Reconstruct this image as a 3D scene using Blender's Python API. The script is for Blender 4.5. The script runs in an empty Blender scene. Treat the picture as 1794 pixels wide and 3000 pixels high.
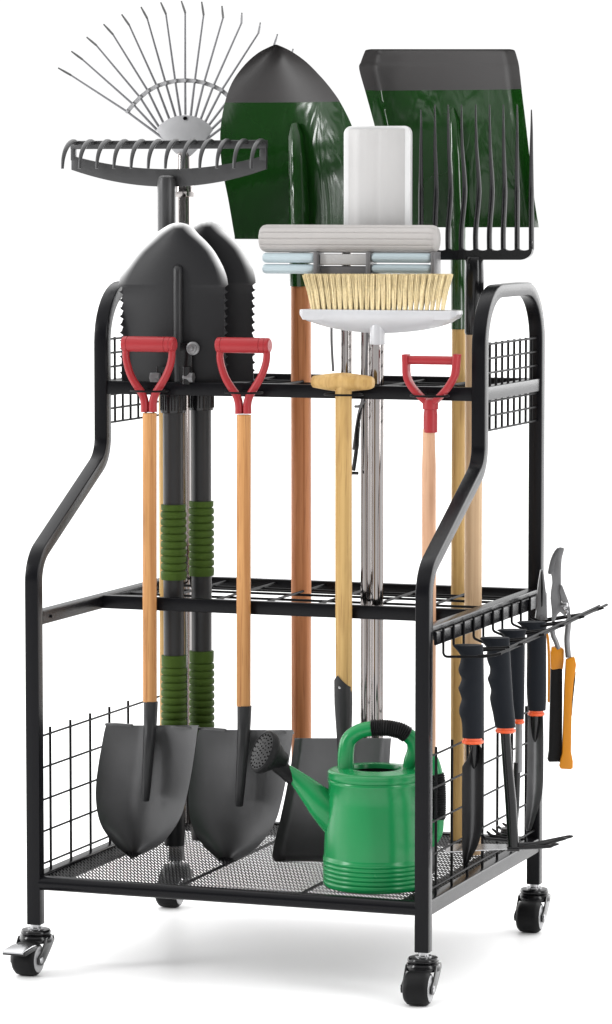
import bpy, bmesh, math, random
from mathutils import Vector, Matrix, Euler
random.seed(7)
PI = math.pi
C = bpy.context.scene
COL = C.collection

# ------------------------------------------------------------------ camera
FPX = 11055.0; IW, IH = 1794.0, 3000.0
YAW = math.radians(19.8147); PITCH = math.radians(4.9219)
CAM = Vector((2.32, -5.225, 1.20))
FWD = Vector((-math.sin(YAW)*math.cos(PITCH), math.cos(YAW)*math.cos(PITCH), -math.sin(PITCH)))
RGT = Vector((math.cos(YAW), math.sin(YAW), 0)); UPV = RGT.cross(FWD)
cd = bpy.data.cameras.new('camera'); cam = bpy.data.objects.new('camera', cd); COL.objects.link(cam)
cd.sensor_fit = 'VERTICAL'; cd.sensor_height = 36.0; cd.lens = 36.0*FPX/IH
cd.clip_start = .1; cd.clip_end = 400
cam.matrix_world = Matrix(((RGT.x, UPV.x, -FWD.x, CAM.x), (RGT.y, UPV.y, -FWD.y, CAM.y), (RGT.z, UPV.z, -FWD.z, CAM.z), (0, 0, 0, 1)))
C.camera = cam
C.render.resolution_x = 612; C.render.resolution_y = 1024

# ------------------------------------------------------------------ studio light
w = bpy.data.worlds.new('World'); C.world = w; w.use_nodes = True
nt = w.node_tree; nt.nodes.clear()
tc = nt.nodes.new('ShaderNodeTexCoord')
def wdot(vec):
    d = nt.nodes.new('ShaderNodeVectorMath'); d.operation = 'DOT_PRODUCT'
    nt.links.new(tc.outputs['Generated'], d.inputs[0]); d.inputs[1].default_value = vec
    return d.outputs['Value']
def wmap(sock, a, b, c, d):
    m = nt.nodes.new('ShaderNodeMapRange'); m.interpolation_type = 'SMOOTHSTEP'
    nt.links.new(sock, m.inputs['Value'])
    for k, v in zip(('From Min', 'From Max', 'To Min', 'To Max'), (a, b, c, d)): m.inputs[k].default_value = v
    return m.outputs['Result']
back = wmap(wdot((-math.sin(YAW), math.cos(YAW), 0)), -.25, .25, .03, 1.0)   # white sweep behind, front dimmed to give the blacks contrast
top = wmap(wdot((0, 0, 1)), .25, .75, 0, .75)                                # unseen overhead brightness added to whiten the floor
mid = wmap(wdot((-math.sin(YAW), math.cos(YAW), 0)), .86, .96, 1.0, .186)      # backdrop straight behind is evenly white, brighter fills beside it
mul = nt.nodes.new('ShaderNodeMath'); mul.operation = 'MULTIPLY'; nt.links.new(back, mul.inputs[0]); nt.links.new(mid, mul.inputs[1]); back = mul.outputs[0]
low = wmap(wdot((0, 0, 1)), .12, .45, 2.9, 1.0)                               # low side brightness added to fill the floor under the rack
mul = nt.nodes.new('ShaderNodeMath'); mul.operation = 'MULTIPLY'; nt.links.new(back, mul.inputs[0]); nt.links.new(low, mul.inputs[1]); back = mul.outputs[0]
ad = nt.nodes.new('ShaderNodeMath'); ad.operation = 'ADD'; nt.links.new(back, ad.inputs[0]); nt.links.new(top, ad.inputs[1])
bg = nt.nodes.new('ShaderNodeBackground'); bg.inputs['Color'].default_value = (1, 1, 1, 1)
nt.links.new(ad.outputs[0], bg.inputs['Strength'])
wo = nt.nodes.new('ShaderNodeOutputWorld'); nt.links.new(bg.outputs[0], wo.inputs[0])
def area(name, loc, target, sx, sy, power, col=(1, 1, 1)):
    l = bpy.data.lights.new(name, 'AREA'); l.shape = 'RECTANGLE'; l.size = sx; l.size_y = sy; l.energy = power; l.color = col
    o = bpy.data.objects.new(name, l); COL.objects.link(o); o.location = loc
    o.rotation_euler = (Vector(target)-Vector(loc)).to_track_quat('-Z', 'Y').to_euler()
    return o
area('key_softbox', (-3.4, -2.6, 2.2), (.3, .2, .6), .9, 2.0, 72)
area('side_softbox', (3.6, -1.0, 1.5), (.3, .2, .7), .8, 2.0, 26)
vs = C.view_settings; vs.view_transform = 'Standard'; vs.look = 'None'; vs.exposure = .95; vs.gamma = 1; vs.use_curve_mapping = False
C.render.engine = 'CYCLES'

# ------------------------------------------------------------------ materials
def mat(name, col, rough=.5, metal=0, spec=.5, coat=0, bump=0, bscale=200, var=0, vscale=8, coatr=.05):
    m = bpy.data.materials.new(name); m.use_nodes = True; n = m.node_tree; p = n.nodes['Principled BSDF']
    p.inputs['Base Color'].default_value = (*col, 1); p.inputs['Roughness'].default_value = rough
    p.inputs['Metallic'].default_value = metal; p.inputs['Specular IOR Level'].default_value = spec
    p.inputs['Coat Weight'].default_value = coat; p.inputs['Coat Roughness'].default_value = coatr
    t = n.nodes.new('ShaderNodeTexCoord')
    if var or True:
        nz = n.nodes.new('ShaderNodeTexNoise'); nz.inputs['Scale'].default_value = vscale; nz.inputs['Detail'].default_value = 5
        n.links.new(t.outputs['Object'], nz.inputs['Vector'])
        mr = n.nodes.new('ShaderNodeMapRange'); n.links.new(nz.outputs['Fac'], mr.inputs['Value'])
        mr.inputs['From Min'].default_value = .3; mr.inputs['From Max'].default_value = .7
        v = var or .06
        mr.inputs['To Min'].default_value = 1-v; mr.inputs['To Max'].default_value = 1+v
        mx = n.nodes.new('ShaderNodeVectorMath'); mx.operation = 'SCALE'; mx.inputs[0].default_value = col
        n.links.new(mr.outputs[0], mx.inputs['Scale']); n.links.new(mx.outputs[0], p.inputs['Base Color'])
        r2 = n.nodes.new('ShaderNodeMapRange'); n.links.new(nz.outputs['Fac'], r2.inputs['Value'])
        r2.inputs['To Min'].default_value = max(.02, rough*.85); r2.inputs['To Max'].default_value = min(1, rough*1.15)
        n.links.new(r2.outputs[0], p.inputs['Roughness'])
    if bump:
        b = n.nodes.new('ShaderNodeBump'); b.inputs['Strength'].default_value = bump; b.inputs['Distance'].default_value = .001
        nz = n.nodes.new('ShaderNodeTexNoise'); nz.inputs['Scale'].default_value = bscale; nz.inputs['Detail'].default_value = 3
        n.links.new(t.outputs['Object'], nz.inputs['Vector']); n.links.new(nz.outputs['Fac'], b.inputs['Height'])
        n.links.new(b.outputs[0], p.inputs['Normal'])
    return m

def wood(name, c1, c2, c3, scale=1.0, knots=.0):
    m = bpy.data.materials.new(name); m.use_nodes = True; n = m.node_tree; p = n.nodes['Principled BSDF']
    p.inputs['Roughness'].default_value = .45; p.inputs['Specular IOR Level'].default_value = .2
    t = n.nodes.new('ShaderNodeTexCoord')
    mp = n.nodes.new('ShaderNodeMapping'); mp.inputs['Scale'].default_value = (130*scale, 130*scale, 3.2*scale)
    n.links.new(t.outputs['Object'], mp.inputs['Vector'])
    n1 = n.nodes.new('ShaderNodeTexNoise'); n1.inputs['Scale'].default_value = 1; n1.inputs['Detail'].default_value = 6; n1.inputs['Distortion'].default_value = .8
    n.links.new(mp.outputs[0], n1.inputs['Vector'])
    cr = n.nodes.new('ShaderNodeValToRGB'); e = cr.color_ramp.elements
    e[0].position = .33; e[0].color = (*c2, 1); e[1].position = .62; e[1].color = (*c1, 1)
    n.links.new(n1.outputs['Fac'], cr.inputs['Fac'])
    mp2 = n.nodes.new('ShaderNodeMapping'); mp2.inputs['Scale'].default_value = (380, 380, 14)
    n.links.new(t.outputs['Object'], mp2.inputs['Vector'])
    n2 = n.nodes.new('ShaderNodeTexNoise'); n2.inputs['Scale'].default_value = 1; n2.inputs['Detail'].default_value = 3
    n.links.new(mp2.outputs[0], n2.inputs['Vector'])
    c2r = n.nodes.new('ShaderNodeMapRange'); n.links.new(n2.outputs['Fac'], c2r.inputs['Value'])
    c2r.inputs['From Min'].default_value = .58; c2r.inputs['From Max'].default_value = .72; c2r.inputs['To Max'].default_value = .55
    mx = n.nodes.new('ShaderNodeMix'); mx.data_type = 'RGBA'; mx.inputs['B'].default_value = (*c3, 1)
    n.links.new(c2r.outputs[0], mx.inputs['Factor']); n.links.new(cr.outputs[0], mx.inputs['A'])
    out = mx.outputs['Result']
    if knots:
        mp3 = n.nodes.new('ShaderNodeMapping'); mp3.inputs['Scale'].default_value = (34, 34, 5)
        n.links.new(t.outputs['Object'], mp3.inputs['Vector'])
        n3 = n.nodes.new('ShaderNodeTexNoise'); n3.inputs['Scale'].default_value = 1; n3.inputs['Detail'].default_value = 2; n3.inputs['Distortion'].default_value = 1.5
        n.links.new(mp3.outputs[0], n3.inputs['Vector'])
        k = n.nodes.new('ShaderNodeMapRange'); n.links.new(n3.outputs['Fac'], k.inputs['Value'])
        k.inputs['From Min'].default_value = .5; k.inputs['From Max'].default_value = .75; k.inputs['To Max'].default_value = knots
        m3 = n.nodes.new('ShaderNodeMix'); m3.data_type = 'RGBA'; m3.inputs['B'].default_value = (*c3, 1)
        n.links.new(k.outputs[0], m3.inputs['Factor']); n.links.new(out, m3.inputs['A']); out = m3.outputs['Result']
    n.links.new(out, p.inputs['Base Color'])
    b = n.nodes.new('ShaderNodeBump'); b.inputs['Strength'].default_value = .25; b.inputs['Distance'].default_value = .0006
    n.links.new(n2.outputs['Fac'], b.inputs['Height']); n.links.new(b.outputs[0], p.inputs['Normal'])
    return m

M = dict(
    frame=mat('black powder coat', (.004, .004, .005), .25, spec=.13, bump=.12, bscale=900, var=.02),
    wire=mat('black coated wire', (0.0042, 0.0042, 0.0048), .5, spec=.08),
    blackgloss=mat('gloss black plastic', (0.0043, 0.0043, 0.0049), .2, spec=.3),
    rakesteel=mat('rake steel', (.042, .042, .043), .42, metal=.55, bump=.1, bscale=300),
    socket=mat('dark socket steel', (.016, .016, .017), .4, spec=.25),
    rubber=mat('black rubber', (0.0059, 0.0059, 0.0063), .5, spec=.12, bump=.2, bscale=500),
    grip=mat('soft dark grip', (0.0068, 0.0082, 0.0112), .6, spec=.10, bump=.2, bscale=1200),
    darksteel=mat('painted dark steel', (0.081, 0.081, 0.0827), .42, metal=.8, bump=.10, bscale=300, var=.12, vscale=14),
    greysteel=mat('grey forged steel', (0.1602, 0.1602, 0.1632), .38, metal=.6, bump=.15, bscale=400, var=.15, vscale=30),
    brightsteel=mat('bright steel', (0.3168, 0.3168, 0.3238), .25, metal=1, var=.1),
    chrome=mat('chrome tube', (.25, .235, .23), .08, metal=1, var=.02),
    tine=mat('galvanised tine', (0.1408, 0.1408, 0.1478), .35, metal=.7),
    tinetip=mat('blackened tip', (.02, .02, .02), .4),
    pale=mat('pale zinc plate', (0.264, 0.264, 0.2706), .45, metal=.3, var=.05, vscale=40),
    red=mat('red plastic', (0.2608, 0.0179, 0.022), .38, spec=.25, bump=.1, bscale=400),
    green=mat('green plastic', (0.0054, 0.1798, 0.051), .26, spec=.32, bump=.06, bscale=60, var=.05),
    olive=mat('olive foam grip', (0.037, 0.0714, 0.0076), .62, spec=.15, bump=.4, bscale=900),
    mopgrey=mat('light grey plastic', (0.3548, 0.3485, 0.3453), .4),
    mopwhite=mat('off white plastic', (0.5079, 0.5079, 0.5079), .35),
    sponge=mat('grey sponge', (0.3386, 0.3223, 0.3126), .75, bump=.2, bscale=500, var=.02, vscale=60),
    blue=mat('pale blue roller', (0.3344, 0.4013, 0.428), .4),
    midgrey=mat('mid grey plastic', (0.1047, 0.1016, 0.1047), .4),
    white=mat('white plastic', (0.4355, 0.4385, 0.4532), .3),
    bristle=mat('tan bristle', (0.6934, 0.5778, 0.3467), .6, spec=.2, var=.12, vscale=260),
    orange=mat('orange plastic', (0.4928, 0.183, 0.0056), .35, spec=.25, bump=.1, bscale=300),
    ring=mat('orange red collar', (0.5773, 0.0704, 0.0106), .35),
    hub=mat('grey hub', (0.2587, 0.2587, 0.2649), .4),
    oak=wood('orange wood', (0.4689, 0.2409, 0.0912), (0.3256, 0.14, 0.0443), (0.1954, 0.0716, 0.0228)),
    cedar=wood('red brown wood', (0.4118, 0.1682, 0.0686), (0.2746, 0.0927, 0.0309), (0.151, 0.0446, 0.0137), .8),
    ash=wood('yellow wood', (0.4682, 0.3076, 0.1204), (0.3344, 0.2006, 0.0635), (0.1873, 0.0936, 0.0268), .55, .6),
    pink=wood('pale pink wood', (0.4815, 0.2876, 0.1806), (0.4147, 0.2274, 0.1338), (0.321, 0.1672, 0.0936), .9),
    pine=wood('pale tan wood', (0.453, 0.3157, 0.1922), (0.3432, 0.2196, 0.1201), (0.2608, 0.1579, 0.0824), .5),
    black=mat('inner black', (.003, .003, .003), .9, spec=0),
)
# two tone painted shovel steel: the tip bare black, the rest dipped in dark green lacquer
def dipped(name, zsplit, green, rough, seed):
    m = bpy.data.materials.new(name); m.use_nodes = True; n = m.node_tree; p = n.nodes['Principled BSDF']
    t = n.nodes.new('ShaderNodeTexCoord'); s = n.nodes.new('ShaderNodeSeparateXYZ'); n.links.new(t.outputs['Object'], s.inputs[0])
    g = n.nodes.new('ShaderNodeMath'); g.operation = 'GREATER_THAN'; n.links.new(s.outputs['Z'], g.inputs[0]); g.inputs[1].default_value = zsplit
    nz = n.nodes.new('ShaderNodeTexNoise'); nz.inputs['Scale'].default_value = 5; nz.inputs['Detail'].default_value = 2; n.links.new(t.outputs['Object'], nz.inputs['Vector'])
    cr = n.nodes.new('ShaderNodeMix'); cr.data_type = 'RGBA'
    cr.inputs['A'].default_value = (*[c*.65 for c in green], 1); cr.inputs['B'].default_value = (*[c*1.3 for c in green], 1)
    n.links.new(nz.outputs['Fac'], cr.inputs['Factor'])
    mx = n.nodes.new('ShaderNodeMix'); mx.data_type = 'RGBA'; n.links.new(cr.outputs['Result'], mx.inputs['A']); mx.inputs['B'].default_value = (.024, .022, .022, 1)
    n.links.new(g.outputs[0], mx.inputs['Factor']); n.links.new(mx.outputs['Result'], p.inputs['Base Color'])
    r = n.nodes.new('ShaderNodeMapRange'); n.links.new(g.outputs[0], r.inputs['Value']); r.inputs['To Min'].default_value = rough; r.inputs['To Max'].default_value = .5
    n.links.new(r.outputs[0], p.inputs['Roughness'])
    mp = n.nodes.new('ShaderNodeMapping'); mp.inputs['Scale'].default_value = (26, 26, 8); mp.inputs['Location'].default_value = (seed, 0, seed); n.links.new(t.outputs['Object'], mp.inputs['Vector'])
    n2 = n.nodes.new('ShaderNodeTexNoise'); n2.inputs['Scale'].default_value = 1; n2.inputs['Detail'].default_value = 2; n2.inputs['Distortion'].default_value = 1.2; n.links.new(mp.outputs[0], n2.inputs['Vector'])
    st = n.nodes.new('ShaderNodeMath'); st.operation = 'SUBTRACT'; st.inputs[0].default_value = 1; n.links.new(g.outputs[0], st.inputs[1])
    b = n.nodes.new('ShaderNodeBump'); b.inputs['Distance'].default_value = .0022; n.links.new(st.outputs[0], b.inputs['Strength'])
    n.links.new(n2.outputs['Fac'], b.inputs['Height']); n.links.new(b.outputs[0], p.inputs['Normal'])
    return m
# blade of the folding shovel: ground cutting edge, its soft bright glow painted in (attribute 'edge')
def ground_edge_glow():
    m = bpy.data.materials.new('ground edge glow steel'); m.use_nodes = True; n = m.node_tree; p = n.nodes['Principled BSDF']
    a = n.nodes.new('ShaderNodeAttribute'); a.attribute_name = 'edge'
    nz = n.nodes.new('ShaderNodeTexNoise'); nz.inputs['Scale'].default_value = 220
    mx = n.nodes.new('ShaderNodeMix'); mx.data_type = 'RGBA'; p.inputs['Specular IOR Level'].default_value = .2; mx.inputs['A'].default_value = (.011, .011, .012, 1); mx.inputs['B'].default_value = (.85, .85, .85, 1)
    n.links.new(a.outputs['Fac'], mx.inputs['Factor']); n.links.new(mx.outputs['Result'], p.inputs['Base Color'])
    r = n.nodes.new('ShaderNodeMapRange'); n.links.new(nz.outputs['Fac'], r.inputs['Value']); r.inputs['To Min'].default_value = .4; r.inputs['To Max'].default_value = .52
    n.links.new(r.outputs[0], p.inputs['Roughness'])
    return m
M['ground'] = ground_edge_glow()

# ------------------------------------------------------------------ mesh helpers
class MB:
    def __init__(s): s.v = []; s.f = []; s.mi = []; s.attr = {}
    def add(s, vs, fs, mi=0):
        o = len(s.v); s.v += [Vector(p) for p in vs]; s.f += [tuple(i+o for i in f) for f in fs]; s.mi += [mi]*len(fs); return s
    def box(s, a, b, mi=0):
        x0, y0, z0 = a; x1, y1, z1 = b
        return s.add([(x0,y0,z0),(x1,y0,z0),(x1,y1,z0),(x0,y1,z0),(x0,y0,z1),(x1,y0,z1),(x1,y1,z1),(x0,y1,z1)],
                     [(0,3,2,1),(4,5,6,7),(0,1,5,4),(1,2,6,5),(2,3,7,6),(3,0,4,7)], mi)
    def rbox(s, a, b, r=.0015, mi=0):
        """box with chamfered edges, swept along its longest axis"""
        a = Vector(a); b = Vector(b); d = b-a; ax = max(range(3), key=lambda i: abs(d[i])); o = [i for i in range(3) if i != ax]
        u0, u1 = a[o[0]], b[o[0]]; v0, v1 = a[o[1]], b[o[1]]; r = min(r, abs(u1-u0)*.45, abs(v1-v0)*.45)
        sec = rrect(u1-u0, v1-v0, r); cu, cv = (u0+u1)/2, (v0+v1)/2; vs = []; n = len(sec)
        for t, k in ((a[ax]+r*.0, 1), (b[ax], 1)):
            for (p, q) in sec:
                c = [0, 0, 0]; c[ax] = t; c[o[0]] = cu+p; c[o[1]] = cv+q; vs.append(c)
        fs = [(i, (i+1) % n, n+(i+1) % n, n+i) for i in range(n)] + [tuple(range(n))[::-1], tuple(range(n, 2*n))]
        return s.add(vs, fs, mi)
    def sweep(s, pts, sec, up=Vector((1, 0, 0)), mi=0, cap=True):
        """sec: list of (a,b): a along 'up', b along normal in the plane; mitred"""
        pts = [Vector(p) for p in pts]; n = len(sec); vs = []
        for i, p in enumerate(pts):
            t0 = (p-pts[i-1]).normalized() if i else None; t1 = (pts[i+1]-p).normalized() if i < len(pts)-1 else None
            t = ((t0 or t1)+(t1 or t0)).normalized(); k = 1/max(.3, t.dot(t0 or t1))
            nn = t.cross(up).normalized()
            for a, b in sec: vs.append(p+up*a+nn*b*k)
        fs = [(i*n+j, i*n+(j+1) % n, (i+1)*n+(j+1) % n, (i+1)*n+j) for i in range(len(pts)-1) for j in range(n)]
        if cap: fs += [tuple(range(n))[::-1], tuple(range((len(pts)-1)*n, len(pts)*n))]
        return s.add(vs, fs, mi)
    def tube(s, pts, r, seg=10, mi=0, cap=True, sy=1.0, axis=None):
        pts = [Vector(p) for p in pts]; R = list(r) if hasattr(r, '__len__') else [r]*len(pts)
        vs = []; ref = None
        for i, p in enumerate(pts):
            t = (pts[min(i+1, len(pts)-1)]-pts[max(i-1, 0)])
            if t.length < 1e-9: t = Vector((0, 0, 1))
            t.normalize()
            if ref is None:
                ref = Vector((1, 0, 0)) if abs(t.x) < .8 else Vector((0, 1, 0))
                if axis is not None: ref = Vector(axis)
            a = (ref-t*ref.dot(t)).normalized(); b = t.cross(a); ref = a
            for k in range(seg):
                th = 2*PI*k/seg; vs.append(p+a*math.cos(th)*R[i]+b*math.sin(th)*R[i]*sy)
        n = seg
        fs = [(i*n+j, i*n+(j+1) % n, (i+1)*n+(j+1) % n, (i+1)*n+j) for i in range(len(pts)-1) for j in range(n)]
        if cap: fs += [tuple(range(n))[::-1], tuple(range((len(pts)-1)*n, len(pts)*n))]
        return s.add(vs, fs, mi)
    def lathe(s, prof, o=(0, 0, 0), axis=(0, 0, 1), seg=40, mi=0, closed=True):
        """prof: list of (r, h) along axis"""
        o = Vector(o); q = Vector(axis).normalized().to_track_quat('Z', 'Y'); vs = []
        for r, h in prof:
            for k in range(seg):
                th = 2*PI*k/seg; vs.append(o+q @ Vector((r*math.cos(th), r*math.sin(th), h)))
        n = seg; fs = [(i*n+j, i*n+(j+1) % n, (i+1)*n+(j+1) % n, (i+1)*n+j) for i in range(len(prof)-1) for j in range(n)]
        if closed: fs += [tuple(range(n))[::-1], tuple(range((len(prof)-1)*n, len(prof)*n))]
        return s.add(vs, fs, mi)
    def prism(s, poly, d0, d1, mi=0):
        """poly of local (x,z) points extruded in y from d0 to d1"""
        n = len(poly); vs = [(x, d0, z) for x, z in poly]+[(x, d1, z) for x, z in poly]
        fs = [tuple(range(n)), tuple(range(n, 2*n))[::-1]]+[(i, n+i, n+(i+1) % n, (i+1) % n) for i in range(n)]
        return s.add(vs, fs, mi)
    def obj(s, name, m, parent=None, sharp=.62, bevel=0, smooth=True):
        bm = bmesh.new(); lay = bm.verts.layers.float.new('edge') if s.attr else None
        bv = [bm.verts.new(p) for p in s.v]
        for f, mi in zip(s.f, s.mi):
            try: fc = bm.faces.new([bv[i] for i in f]); fc.material_index = mi
            except ValueError: pass
        if s.attr:
            for i, val in s.attr.items(): bv[i][lay] = val
        bmesh.ops.recalc_face_normals(bm, faces=bm.faces)
        if bevel:
            es = [e for e in bm.edges if len(e.link_faces) == 2 and e.calc_face_angle(0) > .7]
            bmesh.ops.bevel(bm, geom=es, offset=bevel, segments=2, affect='EDGES', clamp_overlap=True, profile=.6)
        for f in bm.faces: f.smooth = smooth
        for e in bm.edges:
            if len(e.link_faces) == 2 and e.calc_face_angle(0) > sharp: e.smooth = False
        me = bpy.data.meshes.new(name); bm.to_mesh(me); bm.free()
        for k in (m if isinstance(m, (list, tuple)) else [m]): me.materials.append(k)
        o = bpy.data.objects.new(name, me); COL.objects.link(o)
        if parent: o.parent = parent
        return o
def rrect(w, h, r, k=3):
    out = []
    for cx, cy, a0 in ((w/2-r, h/2-r, 0), (-w/2+r, h/2-r, PI/2), (-w/2+r, -h/2+r, PI), (w/2-r, -h/2+r, 3*PI/2)):
        for i in range(k+1):
            a = a0+PI/2*i/k; out.append((cx+r*math.cos(a), cy+r*math.sin(a)))
    return out
def fillet(P, rad, n=8):
    """round the corners of a polyline"""
    P = [Vector(p) for p in P]; out = [P[0]]
    for i in range(1, len(P)-1):
        a = (P[i-1]-P[i]).normalized(); b = (P[i+1]-P[i]).normalized(); r = rad[i-1] if hasattr(rad, '__len__') else rad
        ang = a.angle(b); d = r/math.tan(ang/2); d = min(d, (P[i-1]-P[i]).length*.49, (P[i+1]-P[i]).length*.49); rr = d*math.tan(ang/2)
        c = P[i]+(a+b).normalized()*(rr/math.sin(ang/2)); s0 = P[i]+a*d-c; s1 = P[i]+b*d-c
        for k in range(n+1): out.append(c+s0.normalized().slerp(s1.normalized(), k/n)*rr if s0.angle(s1) > 1e-4 else P[i])
    out.append(P[-1]); return out
def spline(P, n=6):
    """Catmull-Rom through points"""
    P = [Vector(p) for p in P]; out = []
    for i in range(len(P)-1):
        p0 = P[max(i-1, 0)]; p1 = P[i]; p2 = P[i+1]; p3 = P[min(i+2, len(P)-1)]
        for k in range(n):
            t = k/n; out.append(.5*((2*p1)+(p2-p0)*t+(2*p0-5*p1+4*p2-p3)*t*t+(3*p1-p0-3*p2+p3)*t**3))
    out.append(P[-1]); return out
def thing(name, label, cat, loc, rotz=0, group=None):
    o = bpy.data.objects.new(name, None); COL.objects.link(o); o.empty_display_size = .03
    o.location = loc; o.rotation_euler = (0, 0, rotz); o['label'] = label; o['category'] = cat
    if group: o['group'] = group
    return o
def dup(root, loc, label):
    r = root.copy(); COL.objects.link(r); r.location = loc; r['label'] = label
    for ch in list(root.children):
        c = ch.copy(); COL.objects.link(c); c.parent = r
        for g in ch.children:
            d = g.copy(); COL.objects.link(d); d.parent = c
    return r
def rayv(px, py):                       # px,py in photograph pixels
    return FWD+RGT*((px-IW/2)/FPX)-UPV*((py-IH/2)/FPX)
class Fr:
    """local frame of a tool: origin and turn about z; measures the photograph on its own plane"""
    def __init__(s, loc, rotz=0):
        s.o = Vector(loc); s.r = rotz; s.u = Vector((math.cos(rotz), math.sin(rotz), 0)); s.n = Vector((-math.sin(rotz), math.cos(rotz), 0)); s.use(0, 0, 1.2089)
    def use(s, x, y, k): s.x0, s.y0, s.k = x, y, k; return s
    def __call__(s, cx, cy, d=0.0):
        r = rayv(s.x0+cx*s.k, s.y0+cy*s.k); t = (s.o+s.n*d-CAM).dot(s.n)/r.dot(s.n); p = CAM+r*t-s.o
        return Vector((p.dot(s.u), d, p.z))
    def m(s, px):                       # length of px crop pixels at the tool's distance
        return px*s.k*(s.o-CAM).dot(FWD)/FPX
def wpt(px, py, Y=None, X=None):        # px in full-view pixels
    r = rayv(px*1.2089, py*1.2089); t = (Y-CAM.y)/r.y if Y is not None else (X-CAM.x)/r.x
    return CAM+r*t
def lerp_rows(rows, n, smooth=True):
    """rows of (y, xl, xr) -> n rows"""
    if smooth:
        P = [Vector((a, b, c)) for a, b, c in rows]; S = spline(P, max(2, n//len(rows)+1)); return [tuple(p) for p in S]
    out = []
    for i in range(len(rows)-1):
        for k in range(3):
            t = k/3; out.append(tuple(rows[i][j]*(1-t)+rows[i+1][j]*t for j in range(3)))
    out.append(rows[-1]); return out
def blade(F, rows, depth, th=.0018, cols=24, n=40, smooth=True, edge=None, inner=None):
    """sheet metal blade; depth(u,v) gives distance behind the tool plane"""
    R = lerp_rows(rows, n, smooth); nr = len(R); mb = MB(); nc = cols+1
    for side in (0, 1):
        for i, (y, xl, xr) in enumerate(R):
            v = i/(nr-1)
            for j in range(nc):
                u = -1+2*j/cols; d = depth(u, v)
                p = F(xl+(xr-xl)*j/cols, y, d); p.y = d+th*side; mb.v.append(p)
                if edge: mb.attr[len(mb.v)-1] = edge(xl+(xr-xl)*j/cols, y, xl, xr, v)
    B = nr*nc
    for i in range(nr-1):
        for j in range(cols):
            a = i*nc+j; mb.f.append((a, a+1, a+nc+1, a+nc)); mb.f.append((B+a, B+a+nc, B+a+nc+1, B+a+1))
    for i in range(nr-1):
        for j in (0, cols):
            a = i*nc+j; mb.f.append((a, a+nc, B+a+nc, B+a))
    for i in (0, nr-1):
        for j in range(cols):
            a = i*nc+j; mb.f.append((a, B+a, B+a+1, a+1))
    mb.mi = [0]*len(mb.f); return mb

# ------------------------------------------------------------------ the setting
g = MB(); g.add([(-40, -40, 0), (40, -40, 0), (40, 40, 0), (-40, 40, 0)], [(0, 1, 2, 3)])
fl = g.obj('floor', mat('white studio floor', (.92, .92, .92), .34, spec=.26, bump=.05, bscale=3, var=.004, vscale=.7)); fl['kind'] = 'structure'

# ------------------------------------------------------------------ the rack
rack = thing('tool_rack', 'black steel rolling garden tool rack on four casters', 'tool rack', (0, 0, 0))
XL, XR = (-.018, .004), (.607, .629); XLc, XRc = -.007, .618; WX = .022; TY = .020
path = fillet([(0, .010, .074), (0, .010, .634), (0, .283, .776), (0, .283, 1.040), (0, .592, 1.040), (0, .592, .074)], [.055, .050, .085, .085], 10)
sec = rrect(WX, TY, .0022, 3)
for xc in (XLc, XRc):
    mb = MB(); mb.sweep([p+Vector((xc, 0, 0)) for p in path], sec); mb.obj('side_frame', M['frame'], rack, sharp=.5)
# bottom rails
mb = MB(); mb.tube([(XL[1]-.004, .011, .138), (XR[0]+.004, .011, .138)], .0112, 20); mb.obj('front_rail', M['frame'], rack)
MB().rbox((XL[1]-.002, .583, .127), (XR[0]+.002, .601, .149), .002).obj('back_rail', M['frame'], rack)
for xc in (XLc, XRc): MB().rbox((xc-.010, .019, .127), (xc+.010, .583, .150), .002).obj('bottom_side_rail', M['frame'], rack)
# expanded metal deck
x0, x1, y0, y1, zd = .003, .608, .018, .585, .1455
def strands(mb, dx, dy, off, step, wdt, h):
    L = math.hypot(dx, dy); dx /= L; dy /= L
    for k in range(-400, 400):
        # line through (x0 + k*step, y0) or through (x0, y0 + k*step)
        px, py = (x0+k*step, y0) if off == 'x' else (x0, y0+k*step)
        ts = []
        t0, t1 = -1e9, 1e9
        for p, d, lo, hi in ((px, dx, x0, x1), (py, dy, y0, y1)):
            a, b = (lo-p)/d, (hi-p)/d; t0 = max(t0, min(a, b)); t1 = min(t1, max(a, b))
        if t1-t0 < .002: continue
        A = Vector((px+dx*t0, py+dy*t0, zd)); B = Vector((px+dx*t1, py+dy*t1, zd)); nn = Vector((-dy, dx, 0))*wdt/2; u = Vector((0, 0, h/2))
        mb.add([A-nn-u, A+nn-u, A+nn+u, A-nn+u, B-nn-u, B+nn-u, B+nn+u, B-nn+u], [(0, 1, 2, 3), (7, 6, 5, 4), (0, 4, 5, 1), (1, 5, 6, 2), (2, 6, 7, 3), (3, 7, 4, 0)])
mb = MB(); strands(mb, 1, -1.5, 'y', .0086, .0019, .0012); strands(mb, -.42, 1, 'x', .0058, .0016, .0014)
deck = mb.obj('mesh_deck', M['wire'], rack, smooth=False)
mb = MB(); mb.box((x0, y0, .1405), (x0+.035, y1, .1425)); mb.box((x1-.035, y0, .1405), (x1, y1, .1425)); mb.box((x0+.035, y1-.03, .1405), (x1-.035, y1, .1425))
mb.obj('deck_border', M['frame'], rack)
for x in (.215, .41): MB().tube([(x, .02, .1395), (x, .585, .1395)], .0025, 8).obj('deck_support', M['wire'], rack)
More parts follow.
